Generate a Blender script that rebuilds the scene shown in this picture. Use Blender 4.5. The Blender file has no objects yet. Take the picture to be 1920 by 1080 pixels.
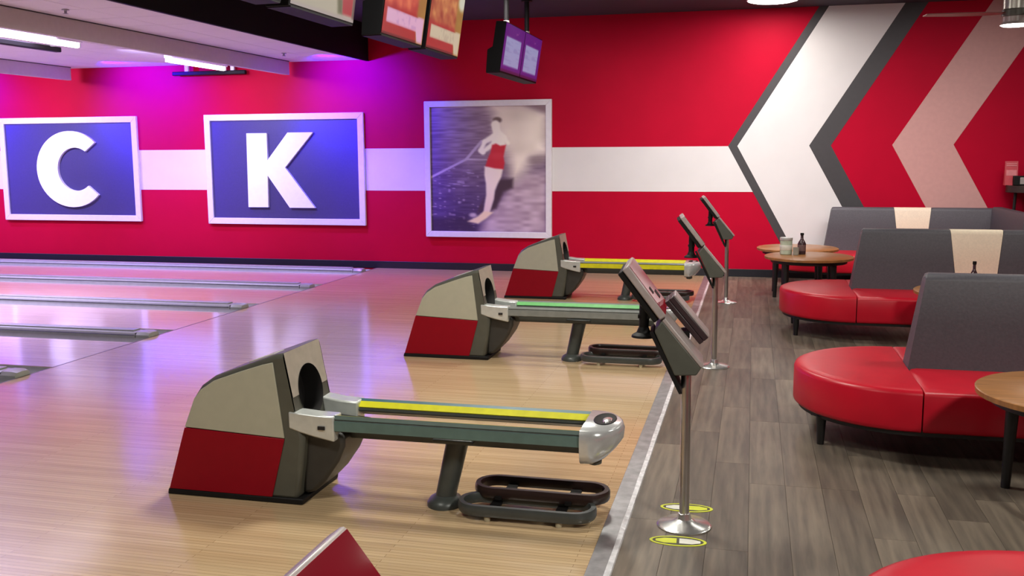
import bpy, bmesh, math, random
import numpy as np
from mathutils import Vector, Matrix
random.seed(7)
S = bpy.context.scene
COL = S.collection
PI = math.pi

# ------------------------------------------------------------------ camera
cam = bpy.data.cameras.new('camera'); co = bpy.data.objects.new('camera', cam); COL.objects.link(co)
cam.sensor_fit = 'HORIZONTAL'; cam.sensor_width = 36.0; cam.lens = 1821.66/1920*36
cam.clip_start = 0.05; cam.clip_end = 100
yaw, pitch, roll = math.radians(13.90), math.radians(-7.88), math.radians(-0.32)
cy, sy, cp, sp = math.cos(yaw), math.sin(yaw), math.cos(pitch), math.sin(pitch)
fw = Vector((-sy*cp, cy*cp, sp)); rt = Vector((cy, sy, 0)); up = rt.cross(fw)
cr, sr = math.cos(roll), math.sin(roll)
rx, uy = cr*rt + sr*up, -sr*rt + cr*up
co.matrix_world = Matrix(((rx.x, uy.x, -fw.x, 5.484), (rx.y, uy.y, -fw.y, -4.349), (rx.z, uy.z, -fw.z, 1.702), (0, 0, 0, 1)))
S.camera = co

# ------------------------------------------------------------------ world, exposure, lights
w = bpy.data.worlds.new('world'); S.world = w; w.use_nodes = True
w.node_tree.nodes['Background'].inputs[0].default_value = (1.0, 0.9, 0.85, 1)
w.node_tree.nodes['Background'].inputs[1].default_value = 0.02
S.view_settings.view_transform = 'Standard'; S.view_settings.look = 'None'
S.view_settings.exposure = 0.35; S.view_settings.gamma = 1.0
S.view_settings.use_curve_mapping = False

def area(name, loc, size, power, color, size_y=None, target=None, shape=None, spread=None):
    l = bpy.data.lights.new(name, 'AREA'); l.energy = power; l.color = color; l.size = size
    if shape: l.shape = shape
    if size_y: l.shape = 'RECTANGLE'; l.size_y = size_y
    if spread: l.spread = spread
    o = bpy.data.objects.new(name, l); COL.objects.link(o); o.location = loc
    if target is not None:
        o.rotation_euler = (Vector(target)-Vector(loc)).to_track_quat('-Z', 'Y').to_euler()
    return o
def spot(name, loc, target, power, color, deg, blend, radius=.03):
    l = bpy.data.lights.new(name, 'SPOT'); l.energy = power; l.color = color
    l.spot_size = math.radians(deg); l.spot_blend = blend; l.shadow_soft_size = radius
    o = bpy.data.objects.new(name, l); COL.objects.link(o); o.location = loc
    o.rotation_euler = (Vector(target)-Vector(loc)).to_track_quat('-Z', 'Y').to_euler()
    return o
WARM = (1.0, .98, .89)
# added overhead fill lights, without fixtures, for the approach and the lounge
for x, y, p in [(3.2, -2.4, 52), (3.7, 1.4, 78), (3.9, 4.6, 50), (7.9, -3.0, 150), (8.2, 2.0, 44), (6.6, 3.6, 6), (9.4, 5.6, 26)]:
    area('overhead_fill_light', (x, y, 3.5), .6, p, WARM)
# added fill strips with no fixture, aimed to brighten the mural
for x, p in [(2.6, 12), (5.2, 29), (7.8, 13)]:
    area('mural_fill_light', (x, 6.4, 3.5), 1.6, p, (1.0, .94, .93), size_y=.15, target=(x, 9.34, .5), spread=math.radians(100))
area('drum_light', (5.66, 8.50, 3.53), .5, 15, (1.0, .93, .86), shape='DISK')
area('fan_light', (7.86, 6.0, 2.868), .24, 8, (1.0, .93, .8), shape='DISK')
# added fill lights over the lanes, no fixtures: downward panels and letter wall strips
LAV = (1.0, .92, 2.0)
for x, y, p in [(-3.2, 4.4, 150), (-8.0, 4.4, 150), (-3.0, -.5, 30), (-13, 4, 100)]:
    area('lane_fill_light', (x, y, 3.05), 2.4, p, (1.0, .84, 1.6), size_y=2.0, spread=math.radians(140))
for x, p in [(-2.15, 24), (-5.7, 27), (-9.4, 27)]:
    area('letter_fill_light', (x, 7.0, 3.02), 1.1, p, LAV, size_y=.12, target=(x, 9.34, 1.4), spread=math.radians(110))
# violet black-light spots that wash the top of the wall
for x, p in [(-0.45, 640), (-3.9, 700), (-7.5, 700)]:
    spot('violet_spot', (x, 8.30, 2.98), (x+.15, 9.34, 2.56), p, (.04, .0, 1.0), 112, .8)
    spot('violet_floor_fill', (x, 8.25, 2.96), (x+1.0, 8.1, 0), 330, (.32, .12, 1.0), 95, .9)  # added second spot, no fixture, to tint the floor violet

# ------------------------------------------------------------------ materials
MATS = {}
def mat(name, col, rough=.5, metal=0.0, var=.08, scale=18.0, bump=0.0, coat=0.0, emit=None, estr=0.0, spec=.5, stretch=(1, 1, 1)):
    if name in MATS: return MATS[name]
    m = bpy.data.materials.new(name); m.use_nodes = True; nt = m.node_tree; N = nt.nodes; L = nt.links
    b = N['Principled BSDF']
    tc = N.new('ShaderNodeTexCoord'); mp = N.new('ShaderNodeMapping'); mp.inputs['Scale'].default_value = stretch
    L.new(tc.outputs['Object'], mp.inputs[0])
    nz = N.new('ShaderNodeTexNoise'); nz.inputs['Scale'].default_value = scale; nz.inputs['Detail'].default_value = 3
    L.new(mp.outputs[0], nz.inputs['Vector'])
    mr = N.new('ShaderNodeMapRange'); mr.inputs[1].default_value = .3; mr.inputs[2].default_value = .7
    mr.inputs[3].default_value = 1-var; mr.inputs[4].default_value = 1+var
    L.new(nz.outputs['Fac'], mr.inputs[0])
    mx = N.new('ShaderNodeMix'); mx.data_type = 'RGBA'; mx.blend_type = 'MULTIPLY'; mx.inputs[0].default_value = 1
    mx.inputs[6].default_value = (*col, 1); L.new(mr.outputs[0], mx.inputs[7])
    L.new(mx.outputs[2], b.inputs['Base Color'])
    b.inputs['Roughness'].default_value = rough; b.inputs['Metallic'].default_value = metal
    b.inputs['Coat Weight'].default_value = coat; b.inputs['Coat Roughness'].default_value = .12
    b.inputs['Specular IOR Level'].default_value = spec
    if bump:
        bp = N.new('ShaderNodeBump'); bp.inputs['Strength'].default_value = bump; bp.inputs['Distance'].default_value = .004
        L.new(nz.outputs['Fac'], bp.inputs['Height']); L.new(bp.outputs[0], b.inputs['Normal'])
    if emit:
        b.inputs['Emission Color'].default_value = (*emit, 1); b.inputs['Emission Strength'].default_value = estr
    MATS[name] = m; return m

def wood_floor_mat(name, c1, c2, rough, board, length, coat=0.0, along_x=True, spec=.5):
    m = bpy.data.materials.new(name); m.use_nodes = True; nt = m.node_tree; N = nt.nodes; L = nt.links
    b = N['Principled BSDF']; tc = N.new('ShaderNodeTexCoord')
    mp = N.new('ShaderNodeMapping')
    if not along_x: mp.inputs['Rotation'].default_value = (0, 0, PI/2)
    L.new(tc.outputs['Object'], mp.inputs[0])
    br = N.new('ShaderNodeTexBrick'); br.inputs['Scale'].default_value = 1; br.inputs['Brick Width'].default_value = length
    br.inputs['Row Height'].default_value = board; br.inputs['Mortar Size'].default_value = .0012
    br.inputs['Color1'].default_value = (*c1, 1); br.inputs['Color2'].default_value = (*c2, 1)
    br.inputs['Mortar'].default_value = (c1[0]*.55, c1[1]*.5, c1[2]*.45, 1)
    L.new(mp.outputs[0], br.inputs['Vector'])
    m2 = N.new('ShaderNodeMapping'); m2.inputs['Scale'].default_value = (1.2, 34, 1)
    L.new(mp.outputs[0], m2.inputs[0])
    nz = N.new('ShaderNodeTexNoise'); nz.inputs['Scale'].default_value = 1.0; nz.inputs['Detail'].default_value = 5
    L.new(m2.outputs[0], nz.inputs['Vector'])
    mr = N.new('ShaderNodeMapRange'); mr.inputs[1].default_value = .25; mr.inputs[2].default_value = .75; mr.inputs[3].default_value = .84; mr.inputs[4].default_value = 1.14
    L.new(nz.outputs['Fac'], mr.inputs[0])
    mx = N.new('ShaderNodeMix'); mx.data_type = 'RGBA'; mx.blend_type = 'MULTIPLY'; mx.inputs[0].default_value = 1
    L.new(br.outputs['Color'], mx.inputs[6]); L.new(mr.outputs[0], mx.inputs[7])
    L.new(mx.outputs[2], b.inputs['Base Color'])
    b.inputs['Roughness'].default_value = rough; b.inputs['Coat Weight'].default_value = coat; b.inputs['Coat Roughness'].default_value = .2
    b.inputs['Specular IOR Level'].default_value = spec
    return m

def plank_mat():
    m = bpy.data.materials.new('grey_vinyl_plank'); m.use_nodes = True; nt = m.node_tree; N = nt.nodes; L = nt.links
    b = N['Principled BSDF']; tc = N.new('ShaderNodeTexCoord'); mp = N.new('ShaderNodeMapping'); mp.inputs['Scale'].default_value = (16, 1.3, 1)
    oi = N.new('ShaderNodeObjectInfo')
    L.new(tc.outputs['Object'], mp.inputs[0]); L.new(oi.outputs['Random'], mp.inputs['Location'])
    nz = N.new('ShaderNodeTexNoise'); nz.inputs['Scale'].default_value = 1.5; nz.inputs['Detail'].default_value = 6
    L.new(mp.outputs[0], nz.inputs['Vector'])
    cr = N.new('ShaderNodeValToRGB'); e = cr.color_ramp.elements
    e[0].position = .3; e[0].color = (.085, .07, .055, 1); e[1].position = .72; e[1].color = (.21, .168, .125, 1)
    L.new(nz.outputs['Fac'], cr.inputs[0])
    mr = N.new('ShaderNodeMapRange'); mr.inputs[3].default_value = .78; mr.inputs[4].default_value = 1.22
    L.new(oi.outputs['Random'], mr.inputs[0])
    mx = N.new('ShaderNodeMix'); mx.data_type = 'RGBA'; mx.blend_type = 'MULTIPLY'; mx.inputs[0].default_value = 1
    L.new(cr.outputs[0], mx.inputs[6]); L.new(mr.outputs[0], mx.inputs[7])
    L.new(mx.outputs[2], b.inputs['Base Color']); b.inputs['Roughness'].default_value = .45
    return m

def attr_mat(name, rough=.45, emit=0.0):
    m = bpy.data.materials.new(name); m.use_nodes = True; nt = m.node_tree; N = nt.nodes; L = nt.links
    b = N['Principled BSDF']; a = N.new('ShaderNodeAttribute'); a.attribute_name = 'print'
    b.inputs['Roughness'].default_value = rough
    if emit:
        b.inputs['Base Color'].default_value = (.02, .02, .02, 1)
        L.new(a.outputs['Color'], b.inputs['Emission Color']); b.inputs['Emission Strength'].default_value = emit
    else: L.new(a.outputs['Color'], b.inputs['Base Color'])
    return m

RED = (.47, .001, .025)
M_wall = mat('red_wall_paint', RED, .6, var=.03, scale=3, spec=.1)
M_white = mat('white_wall_paint', (.72, .70, .70), .55, var=.02, scale=3)
M_charc = mat('charcoal_wall_paint', (.045, .042, .046), .55, var=.05)
M_rose = mat('rose_wall_paint', (.62, .33, .31), .55, var=.03)
M_base = mat('black_baseboard', (.012, .012, .018), .4)
M_frame = mat('white_frame', (.78, .76, .80), .4, var=.03)
M_navy = mat('navy_panel', (.052, .042, .135), .45, var=.06, scale=40)
M_letter = mat('white_letter', (.90, .93, .93), .45, var=.02)
M_ceild = mat('dark_ceiling_paint', (.034, .030, .044), .8)
M_tile = mat('ceiling_tile', (.70, .66, .62), .85, var=.04, scale=120, bump=.2)
M_grid = mat('ceiling_grid', (.40, .38, .36), .6)
M_baffle = mat('baffle_paint', (.55, .51, .48), .7, var=.03)
M_black = mat('black_fascia', (.004, .004, .005), .6, spec=.2)
M_appr = wood_floor_mat('maple_approach', (.52, .36, .20), (.60, .43, .25), .16, .027, 1.6, spec=.85)
M_lane = wood_floor_mat('maple_lane', (.62, .46, .32), (.68, .52, .38), .13, .027, 2.0, spec=.85)
M_plank = plank_mat()
M_sub = mat('plank_joint', (.07, .06, .05), .7)
M_alu = mat('dull_aluminium', (.42, .42, .43), .42, .75, var=.2, scale=14)
M_shiny = mat('scuffed_bright_metal', (.80, .80, .82), .4, .35, var=.2, scale=30, bump=.9)
M_gutter = mat('grey_gutter', (.30, .31, .27), .35, var=.06)
M_cap = mat('grey_green_cap', (.34, .36, .31), .3, var=.06)
M_darkline = mat('dark_gap', (.02, .02, .02), .6)
M_cream = mat('cream_hood_panel', (.43, .42, .33), .42, var=.03)
M_redp = mat('red_hood_panel', (.27, .001, .010), .45, var=.03, spec=.2)
M_shell = mat('olive_charcoal_shell', (.085, .085, .068), .4, var=.06)
M_void = mat('dark_opening', (.010, .008, .008), .6)
M_raild = mat('dark_rail', (.055, .06, .055), .38)
M_teal = mat('teal_rail_strip', (.10, .17, .16), .32)
M_tealb = mat('teal_blue_cushion', (.025, .10, .13), .4)
M_yellow = mat('yellow_cushion', (.68, .64, .01), .4)
M_green = mat('green_cushion', (.16, .50, .16), .4)
M_greyr = mat('grey_rail_strip', (.21, .22, .21), .32)
M_silver = mat('silver_plastic', (.60, .62, .60), .28, .35)
M_chrome = mat('chrome', (.80, .79, .77), .24, .9, var=.02)
M_pole = mat('brushed_pole', (.50, .46, .44), .28, .9, var=.05)
M_blackm = mat('black_metal', (.008, .007, .007), .6, spec=.25)
M_brownm = mat('dark_brown_ring', (.028, .014, .012), .3)
M_greym = mat('dark_grey_ring', (.055, .06, .058), .3)
M_console = mat('grey_console', (.085, .088, .072), .5)
M_bezel = mat('pale_bezel', (.40, .34, .33), .3)
M_scr_red = mat('red_screen', (.05, .004, .008), .06, emit=(.18, .004, .009), estr=.6, spec=.8)
M_seat = mat('red_vinyl', (.52, .002, .018), .36, var=.06, scale=6, spec=.4)
M_back = mat('grey_vinyl', (.078, .072, .088), .5, var=.10, scale=60, bump=.15)
M_creamv = mat('cream_vinyl', (.86, .72, .56), .48, var=.05, scale=60, bump=.1)
M_blackw = mat('black_wood', (.008, .007, .007), .45)
M_ttop = mat('table_wood', (.36, .155, .05), .32, var=.22, scale=3, stretch=(1.2, 14, 1))
M_tedge = mat('table_edge', (.20, .10, .05), .4, var=.1)
M_lamp = mat('lamp_glow', (.9, .9, .9), .4, emit=(1, .96, .88), estr=9)
M_tube = mat('tube_glow', (.9, .9, .9), .4, emit=(1, .88, .98), estr=4)
M_bottle = mat('dark_bottle_glass', (.05, .025, .03), .12, var=.05)
M_jar = mat('pale_green_glass', (.52, .60, .48), .15, var=.1)
M_yel = mat('yellow_decal', (.62, .66, .03), .5)
M_decw = mat('white_decal', (.72, .70, .62), .5)
M_decd = mat('dark_decal', (.05, .045, .02), .5)
M_menu = mat('red_menu_card', (.55, .06, .08), .4)
M_menuw = mat('pale_menu_print', (.70, .22, .24), .4)

# ------------------------------------------------------------------ mesh helpers
class MB:
    def __init__(s): s.v = []; s.f = []; s.m = []
    def add(s, vs, fs, mi=0):
        o = len(s.v); s.v += [tuple(v) for v in vs]; s.f += [tuple(i+o for i in f) for f in fs]; s.m += [mi]*len(fs); return s
    def box(s, x0, x1, y0, y1, z0, z1, mi=0):
        return s.add([(x0,y0,z0),(x1,y0,z0),(x1,y1,z0),(x0,y1,z0),(x0,y0,z1),(x1,y0,z1),(x1,y1,z1),(x0,y1,z1)],
                     [(0,3,2,1),(4,5,6,7),(0,1,5,4),(1,2,6,5),(2,3,7,6),(3,0,4,7)], mi)
    def obox(s, c, ax, ay, az, mi=0):      # oriented box from centre and three half vectors
        c, ax, ay, az = map(Vector, (c, ax, ay, az)); vs = []
        for k in (-1, 1):
            for a, b in ((-1,-1),(1,-1),(1,1),(-1,1)): vs.append(c+ax*a+ay*b+az*k)
        return s.add(vs, [(0,3,2,1),(4,5,6,7),(0,1,5,4),(1,2,6,5),(2,3,7,6),(3,0,4,7)], mi)
    def prism(s, poly, h0, h1, axis='y', mi=0, skip=(), caps=True):   # polygon extruded along an axis
        def P(a, b, h): return {'y': (a, h, b), 'z': (a, b, h), 'x': (h, a, b)}[axis]
        n = len(poly); vs = [P(a, b, h0) for a, b in poly]+[P(a, b, h1) for a, b in poly]
        fs = [(i, (i+1) % n, (i+1) % n+n, i+n) for i in range(n) if i not in skip]
        if caps: fs += [tuple(range(n-1, -1, -1)), tuple(range(n, 2*n))]
        return s.add(vs, fs, mi)
    def loft(s, rings, mi=0, caps=True, closed=True):
        n = len(rings[0]); vs = [p for r in rings for p in r]; fs = []
        for k in range(len(rings)-1):
            for i in range(n if closed else n-1):
                j = (i+1) % n; fs.append((k*n+i, k*n+j, (k+1)*n+j, (k+1)*n+i))
        if caps: fs += [tuple(range(n-1, -1, -1)), tuple(range((len(rings)-1)*n, len(rings)*n))]
        return s.add(vs, fs, mi)
    def lathe(s, prof, c=(0,0,0), n=28, mi=0):
        return s.loft([[(c[0]+r*math.cos(2*PI*i/n), c[1]+r*math.sin(2*PI*i/n), c[2]+z) for i in range(n)] for r, z in prof], mi)
    def rod(s, a, b, r0, r1=None, n=14, mi=0):
        a, b = Vector(a), Vector(b); r1 = r0 if r1 is None else r1; d = (b-a).normalized()
        u = d.orthogonal().normalized(); v = d.cross(u)
        return s.loft([[p+u*r*math.cos(2*PI*i/n)+v*r*math.sin(2*PI*i/n) for i in range(n)] for p, r in ((a, r0), (b, r1))], mi)
    def sweep(s, path, sec, mi=0):         # closed horizontal path of (x,y), section of (offset, z)
        n = len(path); rings = []
        for i in range(n):
            p0, p1 = Vector(path[i-1]), Vector(path[(i+1) % n]); t = (p1-p0).normalized(); nr = Vector((t.y, -t.x))
            rings.append([(path[i][0]+nr.x*o, path[i][1]+nr.y*o, z) for o, z in sec])
        return s.loft(rings+[rings[0]], mi, caps=False)
    def build(s, name, mats, parent=None, smooth=True, bevel=0.0, loc=None, angle=35):
        me = bpy.data.meshes.new(name); me.from_pydata(s.v, [], s.f); me.validate()
        bm = bmesh.new(); bm.from_mesh(me); bmesh.ops.recalc_face_normals(bm, faces=bm.faces); bm.to_mesh(me); bm.free()
        if not isinstance(mats, (list, tuple)): mats = [mats]
        for m in mats: me.materials.append(m)
        if len(mats) > 1:
            for p, mi in zip(me.polygons, s.m): p.material_index = mi
        if smooth:
            for p in me.polygons: p.use_smooth = True
            me.set_sharp_from_angle(angle=math.radians(angle))
        o = bpy.data.objects.new(name, me); COL.objects.link(o)
        if parent: o.parent = parent
        if loc: o.location = loc
        if bevel:
            b = o.modifiers.new('bevel', 'BEVEL'); b.width = bevel; b.segments = 2; b.limit_method = 'ANGLE'; b.angle_limit = math.radians(40)
        return o
def thing(name, label, cat, loc=(0,0,0), group=None, rotz=0):
    o = bpy.data.objects.new(name, None); o.empty_display_size = .1; COL.objects.link(o); o.location = loc; o.rotation_euler = (0, 0, rotz)
    o['label'] = label; o['category'] = cat
    if group: o['group'] = group
    return o
def tag(o, label, cat, group=None):
    o['label'] = label; o['category'] = cat
    if group: o['group'] = group
    return o
def struct(o): o['kind'] = 'structure'; return o
def dup(root, loc, label, group=None):
    r = root.copy(); COL.objects.link(r); r.location = loc; r['label'] = label
    if group: r['group'] = group
    for ch in list(root.children):
        c = ch.copy(); COL.objects.link(c); c.parent = r
        for g in list(ch.children):
            d = g.copy(); COL.objects.link(d); d.parent = c
    return r
def lin(c): 
    c = np.asarray(c, float)/255
    return np.where(c <= .04045, c/12.92, ((c+.055)/1.055)**2.4)
def print_grid(name, mname, origin, du, dv, nx, ny, fn, parent, emit=0.0, rough=.45):
    """flat print on a fine grid: fn(u,v)-> sRGB 0..255, u right, v down; origin is the top-left corner"""
    u, v = np.meshgrid(np.linspace(0, 1, nx), np.linspace(0, 1, ny))
    O, U, V = np.array(origin), np.array(du), np.array(dv)
    P = O+u[..., None]*U+v[..., None]*V
    fs = [(j*nx+i, (j+1)*nx+i, (j+1)*nx+i+1, j*nx+i+1) for j in range(ny-1) for i in range(nx-1)]
    me = bpy.data.meshes.new(name); me.from_pydata(P.reshape(-1, 3).tolist(), [], fs)
    c = lin(np.clip(fn(u, v), 0, 255)).reshape(-1, 3); c = np.concatenate([c, np.ones((len(c), 1))], 1)
    a = me.color_attributes.new('print', 'FLOAT_COLOR', 'POINT'); a.data.foreach_set('color', c.astype(np.float32).ravel())
    me.materials.append(attr_mat(mname, rough, emit))
    o = bpy.data.objects.new(name, me); COL.objects.link(o); o.parent = parent
    return o

YW = 9.344
# ================================================================== SETTING
wall = struct(MB().box(-19.6, 12.2, YW, YW+.2, -.1, 3.8).build('wall_back', M_wall, smooth=False))
def paint(poly, m, name):
    o = MB().prism(poly, YW-.003, YW+.02, 'y').build(name, m, wall, smooth=False); return o
kU, kD = .622, .553
def ed(tip, zt=1.785):      # chevron edge: points bottom -> tip -> top
    zb, ztop = .06, 3.62
    return [(tip+(zt-zb)*kD, zb), (tip, zt), (tip+(ztop-zt)*kU, ztop)]
def chevron(t0, t1, m, name='painted_chevron'):
    a, b = ed(t0), ed(t1); return paint(a+b[::-1], m, name)
paint([(-19.5, 1.165), (5.14+(1.785-1.165)*kD, 1.165), (5.14, 1.785), (-19.5, 1.79)], M_white, 'painted_stripe')
chevron(5.14, 5.262, M_charc)
chevron(5.262, 6.197, M_white)
chevron(6.197, 6.474, M_charc)
chevron(7.241, 7.986, M_rose)
struct(MB().box(-19.5, 12, YW-.018, YW, 0, .105).build('baseboard_back', M_base, bevel=.004))
struct(MB().box(-19.7, -19.5, -9, YW+.2, -.3, 3.8).build('wall_left', M_charc, smooth=False))
struct(MB().box(12, 12.2, -9, YW+.2, -.1, 3.8).build('wall_right', mat('right_wall_paint', (.30, .10, .09), .6), smooth=False))
struct(MB().box(-19.6, 12.2, -9.2, -9, -.3, 3.8).build('wall_front', mat('front_wall_paint', (.30, .24, .22), .6), smooth=False))

# floors
struct(MB().box(0, 4.86, -9, YW, -.25, 0).build('floor_approach', M_appr, smooth=False))
lounge = struct(MB().box(4.965, 12, -9, YW, -.25, -.004).build('floor', M_sub, smooth=False))
plank_mesh = None
pw, pl = .18, 1.22
for i in range(22):
    x = 4.967+i*pw
    off = random.choice([0, .31, .62, .9])
    y = -3.0-off
    while y < YW-.02:
        y1 = min(y+pl-.0015, YW-.02)
        full = abs(y1-(y+pl-.0015)) < 1e-6
        if full and plank_mesh is not None:
            o = bpy.data.objects.new('plank', plank_mesh); COL.objects.link(o)
        else:
            L_ = y1-y
            b = MB().box(0, pw-.0015, 0, L_, -.006, 0)
            o = b.build('plank', M_plank, smooth=False)
            if full: plank_mesh = o.data
        o.parent = lounge; o.location = (x, y, 0)
        y += pl
p = MB().box(4.967, 12, -9, -4.4, -.006, -.001).box(8.93, 12, -4.4, YW-.02, -.006, -.001).build('plank_field', M_plank, lounge, smooth=False); p['kind'] = 'stuff'
struct(MB().box(4.86, 4.94, -9, YW-.02, -.2, .004).build('trim_1', M_alu, bevel=.002))
nos = MB(); nn = 90; yy = np.linspace(-4.6, YW-.02, nn)
rng = np.random.RandomState(3)
nos.loft([[(4.938, y, 0), (4.938+.004*rng.rand(), y, .008+.004*rng.rand()), (4.964, y, .007+.004*rng.rand()), (4.968, y, -.004)] for y in yy])
struct(nos.build('trim_2', M_shiny, angle=60))
struct(MB().box(-.012, .0, -9, YW-.02, -.2, .001).build('trim_3', mat('foul_line', (.10, .06, .07), .4), smooth=False))

# lanes between the dividers
D0, DP = .224, 1.725
lanes = struct(MB().box(-19.5, -.012, -9, YW, -.3, -.12).build('floor_lanes', M_gutter, smooth=False))
for k in range(-3, 5):
    yc = D0+DP*(k+.5)
    MB().box(-19.4, -.012, yc-.53, yc+.53, -.12, 0).build('lane_bed', M_lane, lanes, smooth=False)
def lane_divider(k, label):
    y = D0+DP*k
    t = thing('lane_divider', label, 'lane divider', (0, y, 0), 'grey dividers with gutters between the lanes')
    for s in (-1, 1):
        sec = []
        for i in range(9):
            a = PI*i/8; sec.append((s*(.215-.118*math.cos(a)), -.005-.085*math.sin(a)))
        inner = sec+[(s*.333, -.115), (s*.097, -.115)]
        MB().prism(inner, -18.5, -.014, 'x').build('gutter', M_gutter, t)
    # raised capping with a ridge and a dark groove line
    prof = [(-.095, -.11), (-.095, .012), (-.08, .038), (-.045, .046), (.045, .046), (.08, .038), (.095, .012), (.095, -.11)]
    MB().prism(prof, -18.5, -.16, 'x').build('capping', M_cap, t)
    MB().prism([(-.099, .016), (-.094, .022), (-.088, .022), (-.094, .014)], -18.5, -.17, 'x').build('groove', M_darkline, t, smooth=False)
    MB().prism([(-.05, .044), (-.05, .058), (.05, .058), (.05, .044)], -18.5, -.20, 'x').build('cap_rail', M_cap, t, bevel=.004)
    r = []
    for x, sc, zt in ((-.15, 1.0, .05), (-.06, .98, .05), (-.02, .86, .04), (-.013, .6, .02)):
        r.append([(x, -.095*sc, -.11), (x, -.095*sc, zt*.4), (x, -.07*sc, zt*.9), (x, 0, zt), (x, .07*sc, zt*.9), (x, .095*sc, zt*.4), (x, .095*sc, -.11)])
    MB().loft(r).build('nose_cap', M_cap, t)
    MB().box(-.165, -.148, -.085, .085, -.1, .036).build('joint', M_darkline, t, smooth=False)
    return t
for k, lab in [(0, 'lane divider off the left edge, beside the nearest ball return'),
               (1, 'lane divider whose tip just enters the left edge of the photo'),
               (2, 'lane divider ending left of the nearest red and cream hood, second nearest in view'),
               (3, 'lane divider ending below the letter K panel, middle of the five'),
               (4, 'lane divider second from the red wall, ending below the right edge of the K panel'),
               (5, 'lane divider running right along the foot of the red wall')]:
    if k: lane_divider(k, lab)

# ceilings
struct(MB().box(-.06, 12, -9, YW, 3.59, 3.75).build('ceiling', M_ceild, smooth=False))
ceil2 = struct(MB().box(-19.5, -.10, -9, YW, 3.088, 3.75).build('ceiling_lanes', M_grid, smooth=False))
tile = None
for i in range(12):
    for j in range(14):
        x, y = -.106-(i+1)*.605, 9.336-(j+1)*.605
        if tile is None:
            o = MB().box(.004, .601, .004, .601, -.006, .003).build('ceiling_tile', M_tile, ceil2, smooth=False, bevel=.002); tile = o.data
        else:
            o = bpy.data.objects.new('ceiling_tile', tile); COL.objects.link(o); o.parent = ceil2
        o.location = (x, y, 3.088)
o = MB().box(-19.4, -7.4, -9, YW-.01, 3.08, 3.089).box(-7.4, -.11, -9, .85, 3.08, 3.089).build('tile_field', M_tile, ceil2, smooth=False); o['kind'] = 'stuff'
fas = struct(MB().box(-.10, -.06, -9, YW, 3.06, 3.6).build('trim_4', M_black, smooth=False, bevel=.003))
MB().box(-.075, -.055, -9, YW, 3.06, 3.075).build('lip', M_black, fas, smooth=False)

def baffle(x, y1, label):
    t = thing('ceiling_baffle', label, 'baffle', (x, 0, 3.08), 'baffles across the lane ceiling')
    MB().box(-.035, .035, -8.9, y1, -.20, .0).build('board', M_baffle, t, smooth=False, bevel=.004)
    MB().box(.030, .040, -8.9, y1, -.008, .004).build('dark_strip', M_darkline, t, smooth=False)  # thin dark strip along the board's upper edge
    return t
baffle(-1.30, 9.20, 'long beige baffle board nearest the black fascia, under the white ceiling')
baffle(-5.0, 9.12, 'short white baffle end at the left edge above the C panel')
def tube_fixture(x, y0, y1, label, bar):
    t = thing('tube_light', label, 'light fixture', (x, (y0+y1)/2, 3.08), 'tube lights behind the baffles')
    h = (y1-y0)/2
    MB().box(-.06, .06, -h, h, -.06, .002).build('housing', M_frame, t, bevel=.006)
    MB().rod((0, -h+.03, -.085), (0, h-.03, -.085), .035, n=12).build('tube', M_tube, t)
    for s in (-1, 1): MB().box(-.03, .03, s*h-.02, s*h+.01, -.115, -.02).build('end_cap', M_frame, t, bevel=.004)
    if bar == 'along':
        MB().box(-.30, -.22, -h+.05, h-.02, -.16, -.10).build('black_light_bar', M_blackm, t, bevel=.01)
        for s in (-1, 1): MB().box(-.29, -.05, s*h*.7-.015, s*h*.7+.015, -.11, -.02).build('bracket', M_frame, t)
    return t
tube_fixture(-2.30, 4.55, 5.85, 'lit tube light with black bar at the left edge of the photo', 'along')
tube_fixture(-2.32, 7.7, 9.17, 'lit tube light near the red wall, above the gap between C and K', None)
t = thing('black_light_bar', 'black light bar on two white brackets, hanging close to the magenta wall', 'light fixture', (-2.62, 9.24, 3.08))
MB().box(-.62, .62, -.035, .035, -.165, -.105).build('bar', M_blackm, t, bevel=.012)
for x in (-.38, .40): MB().box(x-.03, x+.03, -.02, .02, -.11, .001).build('bracket', M_frame, t, bevel=.004)
for x, y, lab in [(-.90, 3.86, 'small sprinkler head on the white ceiling at upper left'), (-.79, 8.1, 'small sprinkler head on the lavender ceiling near the fascia corner')]:
    t = thing('sprinkler', lab, 'sprinkler', (x, y, 3.08), None)
    MB().lathe([(.035, 0.0), (.035, -.008), (.014, -.012), (.012, -.035)], n=14).build('body', M_alu, t)
    MB().lathe([(.002, -.035), (.026, -.038), (.026, -.042), (.002, -.043)], n=12).build('deflector', M_alu, t)

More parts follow.
